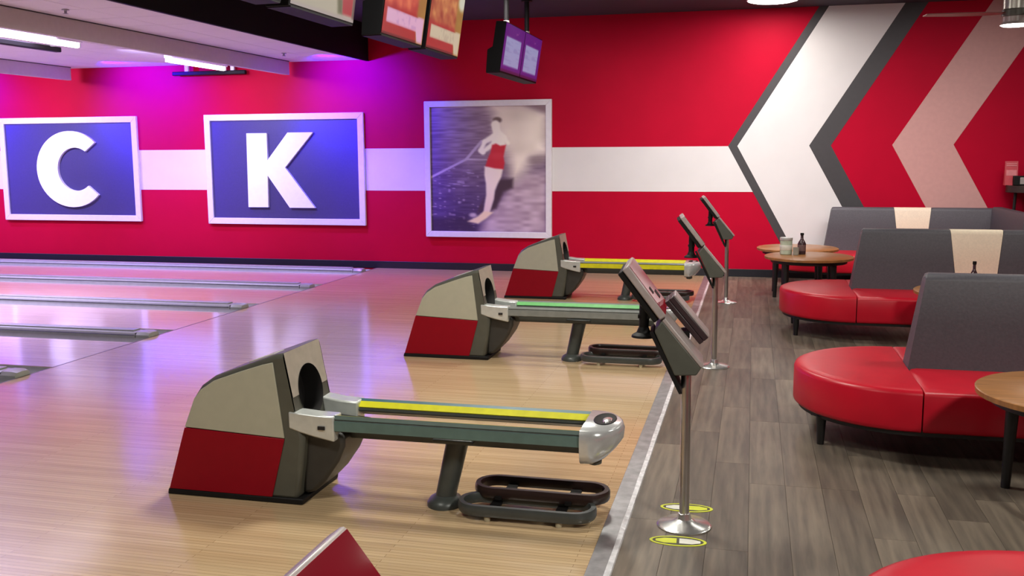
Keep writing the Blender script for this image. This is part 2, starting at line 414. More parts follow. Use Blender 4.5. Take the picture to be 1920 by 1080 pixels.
# ================================================================== WALL PANELS
def letter_panel(x0, x1, z0, z1, label, letter):
    t = thing('letter_panel', label, 'sign', ((x0+x1)/2, YW, (z0+z1)/2), 'navy letter panels on the wall')
    hx, hz = (x1-x0)/2, (z1-z0)/2; fwid = .095
    MB().box(-hx+.03, hx-.03, -.03, -.003, -hz+.03, hz-.03).build('panel', M_navy, t, smooth=False)
    f = MB()
    f.prism([(-hx, hz), (hx, hz), (hx-fwid, hz-fwid), (-hx+fwid, hz-fwid)], -.055, -.003)
    f.prism([(-hx, -hz), (hx, -hz), (hx-fwid, -hz+fwid), (-hx+fwid, -hz+fwid)], -.055, -.003)
    f.prism([(-hx, -hz), (-hx, hz), (-hx+fwid, hz-fwid), (-hx+fwid, -hz+fwid)], -.055, -.003)
    f.prism([(hx, -hz), (hx, hz), (hx-fwid, hz-fwid), (hx-fwid, -hz+fwid)], -.055, -.003)
    f.build('frame', M_frame, t, bevel=.006)
    cx, cz = (x0+x1)/2, (z0+z1)/2
    b = MB()
    if letter == 'K':
        P = [(-2.07,.905),(-2.055,2.03),(-1.715,2.03),(-1.72,1.62),(-1.37,2.035),(-.955,2.035),(-1.43,1.51),(-.955,.90),(-1.375,.90),(-1.725,1.39),(-1.735,.905)]
        bm = bmesh.new()
        b.prism([(x-cx, z-cz) for x, z in P], -.075, -.028)
    else:
        n = 40; a0, a1 = math.radians(44), math.radians(360-42); outer = []; inner = []
        for i in range(n+1):
            q = i/n; a = a0+(a1-a0)*q
            outer.append((-5.20+.645*math.cos(a), 1.49+.61*math.sin(a)))
            b0, b1 = math.radians(55), math.radians(360-50); a = b0+(b1-b0)*q
            inner.append((-5.115+.335*math.cos(a), 1.49+.345*math.sin(a)))
        b.loft([[(o[0]-cx, -.075, o[1]-cz), (i_[0]-cx, -.075, i_[1]-cz), (i_[0]-cx, -.028, i_[1]-cz), (o[0]-cx, -.028, o[1]-cz)] for o, i_ in zip(outer, inner)])
    b.build('letter', M_letter, t, smooth=False)
    return t
letter_panel(-6.54, -3.98, .66, 2.318, 'navy wall panel with a big white letter C in a white frame', 'C')
letter_panel(-2.785, -.152, .64, 2.32, 'navy wall panel with a big white letter K in a white frame', 'K')

def seg_d(x, y, a, b):
    ax, ay = a; bx, by = b; dx, dy = bx-ax, by-ay; t = np.clip(((x-ax)*dx+(y-ay)*dy)/(dx*dx+dy*dy), 0, 1)
    return np.hypot(x-ax-t*dx, y-ay-t*dy), t
def sm(d, e0, e1): 
    t = np.clip((d-e0)/(e1-e0), 0, 1); return t*t*(3-2*t)
def poly_mask(x, y, P, soft):
    P = np.array(P, float); inside = np.zeros_like(x, bool); dist = np.full_like(x, 1e9)
    for i in range(len(P)):
        a, b = P[i], P[(i+1) % len(P)]
        d, _ = seg_d(x, y, a, b); dist = np.minimum(dist, d)
        c = ((a[1] > y) != (b[1] > y)) & (x < (b[0]-a[0])*(y-a[1])/(b[1]-a[1]+1e-12)+a[0]); inside ^= c
    sd = np.where(inside, dist, -dist); return sm(sd, -soft, soft)
def mixc(c, col, m): return c*(1-m[..., None])+np.array(col, float)*m[..., None]
def vnoise(x, y, seed):
    r = np.random.RandomState(seed).rand(64, 64); xi, yi = np.floor(x).astype(int), np.floor(y).astype(int); fx, fy = x-xi, y-yi
    fx, fy = fx*fx*(3-2*fx), fy*fy*(3-2*fy); g = lambda i, j: r[j % 64, i % 64]
    return (g(xi, yi)*(1-fx)+g(xi+1, yi)*fx)*(1-fy)+(g(xi, yi+1)*(1-fx)+g(xi+1, yi+1)*fx)*fy
def ski_print(u, v):
    x, y = 105+u*810, 95+v*905
    c = np.zeros(u.shape+(3,)); c[:] = (128, 104, 122)
    c = mixc(c, (52, 34, 74), sm(y, 330, 900)*.95)
    c = mixc(c, (70, 48, 110), sm(250-x+.2*(y-300), 0, 200)*.55)
    st = vnoise(x/70+y/200, y/9, 5)-.5; c += (st*46*(1-.5*sm(y, 500, 800)))[..., None]
    sp = vnoise(x/34, y/9, 9); c = mixc(c, (150, 130, 160), sm(sp, .72, .98)*sm(y, 480, 560)*(1-sm(x, 430, 480)))
    # lower right wash and spray
    lr = poly_mask(x, y, [(930, 560), (930, 1020), (440, 1020), (470, 950), (560, 800), (690, 640), (780, 580)], 50)
    c = mixc(c, (172, 146, 166), lr); c += (lr*(vnoise(x/60, y/22, 3)-.5)*50)[..., None]
    spray = poly_mask(x, y, [(530, 80), (740, 80), (925, 150), (925, 430), (820, 470), (770, 560), (680, 640), (650, 420), (600, 300), (560, 170)], 70)
    c = mixc(c, (244, 230, 214), spray); c += (spray*(vnoise(x/90, y/80, 8)-.6)*44)[..., None]
    c = mixc(c, (110, 84, 92), poly_mask(x, y, [(740, 80), (930, 80), (930, 160), (850, 130)], 25)*.9)
    c = mixc(c, (118, 98, 104), sm(85-np.hypot((x-850)/1.1, (y-480)/.6), 0, 70)*.7)
    c = mixc(c, (52, 34, 46), poly_mask(x, y, [(585, 620), (690, 610), (685, 680), (620, 710), (570, 830), (520, 850), (560, 700)], 18))
    c = mixc(c, (40, 24, 50), poly_mask(x, y, [(100, 900), (360, 890), (440, 1000), (420, 1020), (100, 1020)], 30)*.8)
    # rope and handle
    for a, b, wd in (((110, 602), (360, 474), 9), ((360, 474), (470, 345), 11), ((360, 474), (505, 478), 5)):
        d, _ = seg_d(x, y, a, b); c = mixc(c, (178, 160, 180), 1-sm(d, wd*.5, wd*1.2))
    SK = (255, 248, 230)
    glow = sm(190-np.hypot((x-585)/.8, (y-300)/1.1), 0, 150); c = mixc(c, (250, 238, 220), glow*sm(x, 500, 620)*.75)
    c = mixc(c, (84, 62, 60), (1-sm(np.hypot((x-580)/1.25, (y-196)/.85), 16, 34))*.9)        # hair
    limbs = (((568, 228), (572, 262), 30, 27), ((575, 262), (582, 300), 22, 34), ((560, 318), (622, 322), 26, 24), ((585, 320), (588, 380), 46, 46),
             ((548, 318), (492, 348), 22, 17), ((492, 348), (466, 408), 15, 15), ((466, 412), (478, 424), 20, 18), ((486, 414), (552, 366), 15, 19),
             ((628, 325), (655, 360), 16, 12))
    for a, b, r0, r1 in limbs:
        d, t = seg_d(x, y, a, b); r = r0+(r1-r0)*t; c = mixc(c, SK, 1-sm(d, r-9, r+9))
    leg = poly_mask(x, y, [(490, 525), (560, 520), (618, 540), (606, 600), (580, 650), (560, 700), (552, 760), (536, 810), (520, 860), (478, 866), (488, 800), (500, 730), (498, 650), (488, 590)], 9)
    c = mixc(c, (250, 232, 218), leg); c = mixc(c, (225, 190, 185), leg*sm(y, 640, 860)*.6)
    c = mixc(c, (196, 26, 42), poly_mask(x, y, [(543, 372), (570, 362), (600, 378), (640, 372), (630, 420), (622, 455), (630, 500), (622, 546), (560, 540), (495, 524), (512, 470), (530, 430)], 8))
    c = mixc(c, (225, 60, 70), (1-sm(np.hypot((x-575)/2, y-450), 6, 40))*.35)
    c = mixc(c, (240, 212, 170), poly_mask(x, y, [(365, 925), (440, 885), (480, 850), (548, 856), (500, 900), (440, 940)], 9))
    c = mixc(c, (210, 190, 200), (1-sm(np.hypot((x-405)/1.8, y-878), 6, 24))*.8)
    c = mixc(c, (56, 36, 52), poly_mask(x, y, [(452, 810), (484, 750), (476, 840), (430, 872)], 12)*.85)
    c = 255*(np.clip(c, 0, 255)/255)**.80
    return c
pp = thing('framed_picture', 'white framed vintage picture of a water skier in a red swimsuit on the red wall', 'picture', (1.75, YW, 1.475))
MB().box(-.93, .93, -.035, -.003, -.97, .97).build('backing', M_navy, pp, smooth=False)
f = MB(); hx, hz, q = .947, .985, .085
for P in ([(-hx, hz), (hx, hz), (hx-q, hz-q), (-hx+q, hz-q)], [(-hx, -hz), (hx, -hz), (hx-q, -hz+q), (-hx+q, -hz+q)],
          [(-hx, -hz), (-hx, hz), (-hx+q, hz-q), (-hx+q, -hz+q)], [(hx, -hz), (hx, hz), (hx-q, hz-q), (hx-q, -hz+q)]):
    f.prism(P, -.06, -.003)
f.build('frame', M_frame, pp, bevel=.006)
print_grid('print', 'ski_print', (-.865, -.038, .905), (1.73, 0, 0), (0, 0, -1.81), 150, 150, ski_print, pp)

# ================================================================== BALL RETURNS
def ball_return(loc, label, near_side, near_top, far_stripe, far_top):
    t = thing('ball_return', label, 'ball return', loc, 'red and cream ball returns on the approach')
    # local x = world x (origin at X 3.3), y centred
    X = lambda x: x-3.3
    prof = [(2.645,.02),(2.752,.357),(2.812,.513),(2.853,.570),(2.93,.623),(3.078,.678),(3.2,.722),(3.262,.745),(3.303,.752),(3.371,.39),(3.40,.34),(3.385,.2),(3.355,.02)]
    PX = [(X(a), b) for a, b in prof]
    MB().prism(PX, -.205, .205, 'y', skip=(8,)).build('shell', M_shell, t, bevel=.022)
    MB().prism([(X(2.64), 0), (X(2.645), .03), (X(3.39), .03), (X(3.385), 0)], -.212, .212, 'y').build('plinth', M_blackm, t, bevel=.006)
    bel = [(3.36,.38),(3.50,.375),(3.585,.345),(3.585,.29),(3.55,.21),(3.48,.11),(3.42,.05),(3.36,.03)]
    MB().prism([(X(a), b) for a, b in bel], -.15, .15, 'y').build('chute_belly', mat('dark_belly', (.035, .032, .028), .5), t, bevel=.02)
    up = [(2.757,.357),(2.818,.506),(2.858,.554),(2.932,.602),(3.078,.655),(3.2,.695),(3.254,.708),(3.300,.333)]
    lo = [(2.652,.03),(2.755,.353),(3.300,.329),(3.222,.03)]
    for s in (-1, 1):
        MB().prism([(X(a), b) for a, b in up], s*.204, s*.213, 'y').build('upper_panel', M_cream, t, bevel=.003)
        MB().prism([(X(a), b) for a, b in lo], s*.204, s*.213, 'y').build('lower_panel', M_redp, t, bevel=.003)
    MB().prism([(X(3.06),.668),(X(3.2),.718),(X(3.2),.726),(X(3.06),.677)], -.09, .02, 'y').build('top_highlight', M_cream, t, bevel=.003)  # pale patch standing in for the highlight on the hood top
    # front face with an oval ball opening
    top, bot = Vector((X(3.303), 0, .752)), Vector((X(3.371), 0, .39)); ax = bot-top; L_ = ax.length; ax.normalize(); nrm = Vector((-ax.z, 0, ax.x))
    if nrm.x < 0: nrm = -nrm
    cs, rs, ry = .222, .130, .128
    n = 48; inn, out = [], []
    for i in range(n):
        a = 2*PI*i/n; cx_, sx_ = math.cos(a), math.sin(a)
        inn.append(top+ax*(cs-rs*sx_)+Vector((0, ry*cx_, 0)))
        hw = .195; k = 1e9
        if abs(cx_) > 1e-6: k = min(k, hw/abs(cx_))
        if sx_ > 1e-6: k = min(k, cs/sx_)
        if sx_ < -1e-6: k = min(k, (L_-cs)/-sx_)
        out.append(top+ax*(cs-k*sx_)+Vector((0, k*cx_, 0)))
    # include rectangle corners by snapping the closest ray
    for sy_ in (-1, 1):
        for s_, ss in ((0, 0), (L_, 1)):
            c = top+ax*s_+Vector((0, sy_*.195, 0)); j = min(range(n), key=lambda q: (out[q]-c).length); out[j] = c
    def ring(i0, i1, lift):
        b = MB()
        for i in range(i0, i1):
            j = (i+1) % n; b.add([inn[i]+nrm*lift, out[i]+nrm*lift, out[j]+nrm*lift, inn[j]+nrm*lift], [(0, 1, 2, 3)])
        return b
    ring(0, n//2, .003).build('face_panel', mat('pale_face_panel', (.42, .37, .31), .42), t, smooth=False)
    ring(n//2, n, .0).build('lower_face', M_shell, t, smooth=False)
    ob = MB().loft([[p+nrm*.006 for p in inn], [p-nrm*.03 for p in inn], [p-nrm*.10 for p in inn]], caps=False)
    ob.add([p-nrm*.10 for p in inn], [tuple(range(n))])
    ob.build('ball_opening', M_void, t)
    # rails
    def rail(s, side_m, top_m, stripe_m):
        P = lambda pts: [(s*o, z) for o, z in pts]
        r = MB().prism(P([(.168,.372),(.185,.376),(.185,.432),(.172,.447),(.150,.440),(.112,.408),(.116,.398),(.150,.385)]), X(3.48), X(4.78), 'x').build('rail', M_raild, t)
        MB().prism(P([(.184,.378),(.190,.380),(.190,.428),(.184,.430)]), X(3.50), X(4.77), 'x').build('side_strip', side_m, r, smooth=False)
        MB().prism(P([(.184,.434),(.172,.446),(.151,.440),(.149,.445),(.172,.453),(.188,.438)]), X(3.50), X(4.77), 'x').build('top_cushion', top_m, r, smooth=False)
        MB().prism(P([(.149,.439),(.122,.417),(.118,.422),(.146,.446)]), X(3.50), X(4.77), 'x').build('inner_stripe', stripe_m, r, smooth=False)
    rail(-1, near_side, near_top, far_stripe); rail(1, near_side, far_top, far_stripe)
    MB().box(X(3.45), X(4.79), -.055, .055, .308, .368).build('spine', M_raild, t, bevel=.006)
    # silver brackets at the hood
    for s in (-1, 1):
        xs = (3.325, 3.38, 3.45, 3.555); zs = ((.385, .468), (.365, .464), (.345, .456), (.325, .452))
        o_ = (.212, .208, .2, .196)
        r_ = [[(X(x), s*o, z0), (X(x), s*o, z1), (X(x), s*(o-.10), z1-.002), (X(x), s*(o-.10), z0)] for x, (z0, z1), o in zip(xs, zs, o_)]
        bk = MB().loft(r_).build('rail_bracket', M_silver, t, bevel=.008)
        MB().box(X(3.475), X(3.51), min(s*.198, s*.206), max(s*.198, s*.206), .385, .402).build('slot', M_void, bk)
    MB().prism([(X(3.33), .36), (X(3.33), .395), (X(3.62), .372), (X(3.62), .355)], -.11, .11, 'y').build('tray', M_raild, t)
    # rounded end cap
    def cap(sc, z, tip, x0=4.752):
        pts = [(X(x0), -.2*sc, z)]
        for i in range(17):
            a = -PI/2+PI*i/16; pts.append((X(4.785)+tip*math.cos(a), .2*sc*math.sin(a), z))
        return pts+[(X(x0), .2*sc, z)]
    MB().loft([cap(.80, .296, .05), cap(.94, .312, .085), cap(.99, .350, .120), cap(1.0, .385, .144), cap(1.0, .425, .148), cap(.97, .448, .140), cap(.90, .458, .126)]).build('end_cap', mat('glossy_end_cap', (.60, .60, .60), .2, .4), t, angle=55)
    MB().loft([[(X(4.838)+.052*sc*math.cos(2*PI*i/24), .03+.10*sc*math.sin(2*PI*i/24), z) for i in range(24)] for sc, z in ((1.05, .457), (1.0, .4615), (.9, .460), (.82, .4585))]).build('cap_recess', M_blackm, t)
    MB().loft([[(X(4.852)+.024*sc*math.cos(2*PI*i/20), .01+.045*sc*math.sin(2*PI*i/20), z) for i in range(20)] for sc, z in ((1.0, .458), (.9, .464), (.5, .467))]).build('cap_highlight', M_chrome, t)  # bright chrome spot standing in for the highlight in the slot
    MB().lathe([(.016, -.028), (.034, -.02), (.036, .0), (.03, .012)], (X(4.80), -.05, .288), 16).build('knob', M_shell, t)
    # support leg
    MB().rod((X(4.06), -.03, .03), (X(4.125), -.0, .345), .050, .056, 18).build('leg', M_raild, t)
    MB().box(X(4.02), X(4.22), -.10, .10, .325, .345).build('leg_bracket', M_raild, t, bevel=.006)
    ft = MB(); n_ = 24
    ft.loft([[(X(4.06)+r*1.0*math.cos(2*PI*i/n_), -.03+r*1.15*math.sin(2*PI*i/n_), z) for i in range(n_)] for r, z in ((.088, 0), (.088, .014), (.076, .034), (.05, .05))])
    ft.build('foot', M_raild, t)
    return t
BY = .05; PITCH = 3.45
ball_return((3.3, BY, 0), 'nearest ball return, red and cream hood with yellow and teal striped rail', M_teal, mat('olive_teal_cushion', (.07, .10, .085), .4), M_yellow, M_tealb)
ball_return((3.3, BY+PITCH, 0), 'middle ball return, red and cream hood with a green striped rail', M_greyr, M_greyr, M_green, M_greyr)
ball_return((3.3, BY+2*PITCH, 0), 'farthest ball return below the framed picture, with bright yellow rails', M_yellow, M_greyr, M_yellow, M_yellow)

# low racks of two stacked oval rings
def stadium(hx, r, n=12):
    pts = []
    for i in range(n+1): a = -PI/2+PI*i/n; pts.append((hx+r*math.cos(a), r*math.sin(a)))
    for i in range(n+1): a = PI/2+PI*i/n; pts.append((-hx+r*math.cos(a), r*math.sin(a)))
    return pts
def ring_rack(loc, label):
    t = thing('foot_rack', label, 'rack', loc, 'low oval racks under the ball returns')
    sec = [(-.011, 0), (.011, 0), (.016, .012), (.016, .038), (.011, .050), (-.011, .050), (-.016, .038), (-.016, .012)]
    for nm, dx, dy, z, m in (('lower_ring', -.02, -.10, .026, M_greym), ('upper_ring', .02, .06, .060, M_brownm)):
        pa = [(x+dx, y+dy) for x, y in stadium(.225, .092)]
        r = MB().sweep(pa, [(o, z+q) for o, q in sec]).build(nm, m, t)
        for x in (-.16, .16):
            MB().box(dx+x-.025, dx+x+.025, dy-.095, dy+.095, z+.004, z+.014).build('cross_bar', M_blackm, r)
    for x in (-.17, .17):
        MB().box(x-.015, x+.015, -.06, .05, .060, .076).build('link', M_blackm, t)
        for y in (-.185, .10):
            MB().lathe([(.014, 0), (.016, .012), (.012, .03)] if y < 0 else [(.014, 0), (.016, .012), (.012, .064)], (x-.02, y, 0), 12).build('foot', mat('pale_foot', (.42, .36, .24), .4), t)
    return t
rr = ring_rack((4.51, .03, 0), 'low rack of two dark oval rings under the nearest ball return')
dup(rr, (4.50, .03+PITCH, 0), 'low rack of dark oval rings under the middle ball return')
dup(rr, (4.50, .03+2*PITCH, 0), 'low rack of dark oval rings under the farthest ball return, partly behind a screen')

# ================================================================== SCORING KIOSKS
def kiosk(loc, label, second, yaw_):
    t = thing('scoring_kiosk', label, 'kiosk', loc, 'scoring kiosks along the approach edge', math.radians(yaw_))
    MB().lathe([(.122, 0), (.124, .006), (.112, .014), (.055, .022), (.034, .034), (.028, .06), (.024, .062)], n=40).build('base', M_chrome, t)
    MB().rod((0, 0, .05), (-.004, 0, .78), .0225, n=20).build('pole', M_pole, t)
    # keypad console: tilted wedge
    wp = [(-.145,.925),(-.112,.975),(.060,.768),(.040,.735),(-.055,.730)]
    c = MB().prism(wp, -.125, .10, 'y').build('console', M_console, t, bevel=.006)
    a, b = Vector((-.112, 0, .975)), Vector((.060, 0, .768)); d = (b-a).normalized(); nr = Vector((-d.z, 0, d.x))
    if nr.z < 0: nr = -nr
    MB().obox((a+b)/2+nr*.008+Vector((0, -.0125, 0)), d*.134, (0, .114, 0), nr*.009).build('keypad', M_bezel, c, bevel=.004)
    # black back plate with a hooked end
    pl_ = [(-.165,.918),(-.150,.925),(-.042,.705),(-.020,.650),(-.034,.648),(-.060,.700)]
    MB().prism(pl_, -.12, .08, 'y').build('back_plate', M_blackm, t)
    # touch screen on a short stand
    st = MB().rod((-.196, 0, .895), (-.192, 0, 1.09), .022, .024, 14).build('stand', M_blackm, t)
    MB().lathe([(.055, .878), (.052, .888), (.032, .900), (.022, .925)], (-.196, 0, 0), 20).build('stand_foot', M_blackm, t)
    MB().box(-.20, -.145, -.04, .04, .880, .895).build('arm', M_blackm, t)
    MB().box(-.222, -.168, -.018, .018, .965, .98).build('stand_clamp', M_blackm, st)
    A, B = Vector((-.275, .065, 1.205)), Vector((-.108, .065, .985)); d = (B-A).normalized(); nr = Vector((-d.z, 0, d.x))
    if nr.z < 0: nr = -nr
    ln = (B-A).length/2; mid = (A+B)/2
    s = MB().obox(mid+nr*.0, d*ln, (0, .185, 0), nr*.017).build('touch_screen', M_bezel, t, bevel=.006)
    MB().obox(mid-nr*.032, d*ln*.97, (0, .175, 0), nr*.014).build('screen_back', M_blackm, s, bevel=.006)
    MB().obox(mid+nr*.0175, d*(ln-.007), (0, .178, 0), nr*.0016).build('display', M_scr_red, s)
    MB().obox(mid+nr*.0198+d*.06+Vector((0, .06, 0)), d*.02, (0, .035, 0), nr*.0008).build('dark_key', M_blackm, s)
    MB().obox(mid+nr*.0198+d*.02+Vector((0, -.06, 0)), d*.016, (0, .03, 0), nr*.0008).build('dark_key', M_blackm, s)
    if second:
        A, B = Vector((-.085, .19, 1.035)), Vector((.075, .19, .845)); d = (B-A).normalized(); nr = Vector((-d.z, 0, d.x))
        if nr.z < 0: nr = -nr
        s2 = MB().obox((A+B)/2+nr*.012, d*.125, (0, .085, 0), nr*.014).build('rear_console', mat('dark_plum_plastic', (.04, .022, .025), .4), t, bevel=.005)
        MB().obox((A+B)/2+nr*.030, d*.123, (0, .083, 0), nr*.005).build('keypad', M_bezel, s2, bevel=.003)
        MB().obox((A+B)/2-nr*.014, d*.125, (0, .085, 0), nr*.012).build('console_back', mat('dark_plum_plastic', (.04, .022, .025), .4), s2, bevel=.004)
        MB().box(-.03, .01, .09, .2, .86, .89).build('rear_arm', M_blackm, t)
    return t
kg = [('nearest full kiosk on a chrome pole, dark screen over a grey keypad console', True, 0), ('middle kiosk on a chrome pole, beside the middle ball return', False, 1), ('farthest kiosk on a chrome pole, in front of the red wall', False, 2),
      ('red screen corner cut off by the bottom edge of the photo', False, -1)]
for (lab, sec, k), dx, ya in zip(kg, (0, 0, 0, .012), (4, 6, 6, 0)): kiosk((5.218+dx, k*PITCH, 0), lab, sec, ya)

def decal(x, y, label, flip, rot):
    t = thing('floor_decal', label, 'decal', (x, y, 0), None, rot)
    E_ = lambda rx_, ry_, z, a0=0, a1=2*PI, n=40: [(rx_*math.cos(a0+(a1-a0)*i/n), ry_*math.sin(a0+(a1-a0)*i/n), z) for i in range(n)]
    MB().loft([E_(.125, .055, .0005), E_(.125, .055, .0022), E_(.112, .046, .0022)], caps=False).build('rim', M_yel, t, smooth=False)
    MB().loft([E_(.113, .047, .0005), E_(.113, .047, .0018)]).build('dark_disc', M_decd, t, smooth=False)
    for s in (-1, 1):
        p_ = [(s*.006, -.026), (s*.06, -.028), (s*.098, -.012), (s*.098, .010), (s*.06, .026), (s*.006, .028)]
        MB().prism(p_, .0015, .0026, 'z').build('half', M_yel if (s > 0) == flip else M_decw, t, smooth=False)
    return t
decal(5.215, .225, 'oval yellow and white floor sticker behind the nearest kiosk base', True, .05)
decal(5.205, -.195, 'oval yellow and white floor sticker in front of the nearest kiosk base', False, .05)

# ================================================================== OVERHEAD MONITORS
def food(seed, tint):
    def fn(u, v):
        n = vnoise(u*9+seed, v*7, seed)*.6+vnoise(u*22, v*16+seed, seed+1)*.4
        c = np.zeros(u.shape+(3,)); c[:] = tint
        c = c+((n-.5)*np.array([70, 95, 50])[:, None, None]).transpose(1, 2, 0) if False else c+(n-.5)[..., None]*np.array([80, 110, 60])
        c = mixc(c, (150, 20, 26), sm(v, .50, .62)*(1-sm(u, .86, .9))*.85)
        c = mixc(c, (140, 110, 40), sm(u, .74, .84)*.85)
        c = mixc(c, (200, 205, 190) if seed > 20 else (215, 150, 150), sm(.2-np.hypot((u-(.93 if seed > 20 else .06))*1.2, v-.08), 0, .12)*.9)
        band = poly_mask(u, v, [(.07, .62), (.80, .62), (.84, .60), (.985, .60), (.985, .98), (.85, .98), (.80, .82), (.07, .82)], .012)
        c = mixc(c, (205, 160, 190) if seed < 20 else (186, 176, 150), band)
        sq = vnoise(u*26, v*18, seed+7); c = mixc(c, (170, 130, 175) if seed < 20 else (160, 150, 130), band*sm(sq, .5, .8)*.6*sm(u, .25, .3)*(1-sm(u, .78, .82)))
        c = mixc(c, (150, 30, 30), poly_mask(u, v, [(.05, .86), (.80, .86), (.82, 1), (.05, 1)], .015))
        c = mixc(c, (70, 10, 16), poly_mask(u, v, [(0, .97), (.83, .97), (.83, 1.02), (0, 1.02)], .01)*.8)
        return c
    return fn
def pins(u, v):
    c = np.zeros(u.shape+(3,)); c[:] = (150, 145, 128)
    c = c+(vnoise(u*4, v*4, 2)-.5)[..., None]*14
    c = mixc(c, (70, 78, 52), poly_mask(u, v, [(.55, -.1), (.68, -.1), (.80, .94), (.72, .94), (.66, .55)], .03))
    c = mixc(c, (140, 18, 34), poly_mask(u, v, [(.68, -.1), (.96, -.1), (.96, .93), (.80, .93)], .012))
    c = mixc(c, (60, 50, 44), sm(u, .955, .975)); c = mixc(c, (140, 132, 128), sm(v, .945, .965))
    return c
def bluescr(u, v):
    c = np.zeros(u.shape+(3,)); c[:] = (70, 50, 52); c = mixc(c, (205, 215, 255), sm(v, .93, .96)); return c
def score(u, v):
    c = np.zeros(u.shape+(3,)); c[:] = (74, 24, 110)
    w_ = poly_mask(u, v, [(.10, .26), (.86, .26), (.86, .86), (.10, .86)], .012)
    c = mixc(c, (135, 138, 178), w_)
    c = mixc(c, (112, 112, 160), w_*sm(vnoise(u*5, v*34, 4), .58, .8)*.55)
    c = mixc(c, (150, 90, 150), sm(vnoise(u*16, v*22, 6), .7, .85)*poly_mask(u, v, [(.2, .08), (.7, .08), (.7, .16), (.2, .16)], .02)*.6)
    c = mixc(c, (46, 10, 50), sm(v, .92, .97)*.8)
    return c
def monitor(y0, y1, label, scr, group='monitors hanging over the approach'):
    """scr: list of (fraction0, fraction1, name, fn, emit)"""
    t = thing('overhead_monitor', label, 'monitor', (2.7, (y0+y1)/2, 3.59), group)
    h = (y1-y0)/2; zb, zt = 2.605-3.59, 3.155-3.59; tl = .085
    prof = [(0, zb), (tl, zt), (-.03, zt+.005), (-.075, zb+.28), (-.135, zb+.25), (-.155, zb)]
    MB().prism(prof, -h, h, 'y').build('housing', M_black, t, bevel=.005)
    MB().prism([(.004, zb-.004), (.004, zb+.004), (-.155, zb+.002), (-.155, zb-.006)], -h+.02, h-.02, 'y').build('bottom_trim', M_black, t)
    for yy_ in (-h*.55, h*.55):
        r = MB().rod((-.02, yy_, zt-.03), (-.02, yy_, .0), .030, n=14).build('drop_pole', M_blackm, t)
        MB().lathe([(.036, zt+.02), (.036, zt+.06)], (-.02, yy_, 0), 14).build('collar', M_bezel, r)
        MB().lathe([(.07, -.012), (.07, .0)], (-.02, yy_, 0), 18).build('ceiling_plate', M_blackm, r)
    for i, (f0, f1, fn, em) in enumerate(scr):
        ya, yb = -h+2*h*f0+.012, -h+2*h*f1-.012
        # seen from +X the viewer's left is the far -Y side... the picture runs from near to far
        e = .0035
        print_grid('screen', 'monitor_screen_%d' % random.randint(0, 99999), (tl+e, ya, zt-.012), (0, yb-ya, 0), (-tl*.965, 0, (zb-zt)+.028), 60, 44, fn, t, emit=em, rough=.3)
    return t
monitor(.18, 1.16, 'leftmost overhead monitor, only its pale lower rim in view above the black fascia', [(0, 1, bluescr, .9)])
monitor(1.26, 2.25, 'overhead monitor showing a beige and red picture above the black fascia', [(0, 1, pins, .9)])
monitor(2.77, 3.72, 'overhead monitor with red food picture, left of the food pair', [(0, 1, food(11, (185, 72, 52)), .75)])
monitor(3.81, 4.77, 'overhead monitor with orange food picture, right of the food pair', [(0, 1, food(31, (165, 88, 52)), .75)])
monitor(6.36, 8.26, 'wide overhead scoreboard with two pale panels on purple', [(0, .5, score, .8), (.5, 1, score, .8)])

# ================================================================== CEILING LAMP AND FAN
t = thing('drum_lamp', 'round glowing ceiling lamp at the top edge above the white chevron', 'lamp', (5.66, 8.50, 3.59))
MB().lathe([(.315, .001), (.32, -.02), (.31, -.024), (.30, -.018)], n=40).build('rim', M_frame, t)
MB().lathe([(.30, -.012), (.30, -.026), (.26, -.036), (.02, -.040)], n=40).build('diffuser', M_lamp, t)
t = thing('ceiling_fan', 'silver ceiling fan with a lit lamp and thin blades at the upper right corner', 'fan', (7.86, 6.0, 3.59))
MB().lathe([(.08, 0), (.08, -.05), (.03, -.07), (.02, -.30), (.03, -.31)], n=24).build('canopy', M_silver, t)
MB().lathe([(.05, -.30), (.115, -.315), (.115, -.56), (.10, -.57)], n=32).build('motor', mat('satin_silver', (.62, .60, .54), .3, .5), t)
MB().lathe([(.118, -.565), (.125, -.57), (.125, -.625), (.115, -.63)], n=32).build('hub', M_shell, t)
MB().lathe([(.105, -.628), (.112, -.63), (.112, -.68), (.125, -.69), (.13, -.705), (.10, -.706)], n=32).build('lamp_collar', M_bezel, t)
MB().lathe([(.122, -.700), (.132, -.706), (.11, -.716), (.01, -.719)], n=32).build('lamp', M_lamp, t)
for a in (193, 313, 73):
    a = math.radians(a); d = Vector((math.cos(a), math.sin(a), 0)); n_ = Vector((-math.sin(a), math.cos(a), 0)); rings = []
    for r, wd, z, tw in ((.10, .035, -.595, .10), (.25, .055, -.60, .12), (.55, .065, -.605, .10), (.86, .05, -.61, .08)):
        nn_ = n_*math.cos(tw)+Vector((0, 0, math.sin(tw))); c = d*r+Vector((0, 0, z)); u_ = Vector((0, 0, .004))
        rings.append([c-nn_*wd-u_, c+nn_*wd-u_, c+nn_*wd+u_, c-nn_*wd+u_])
    MB().loft(rings).build('blade', mat('fan_blade', (.24, .10, .09), .35), t)

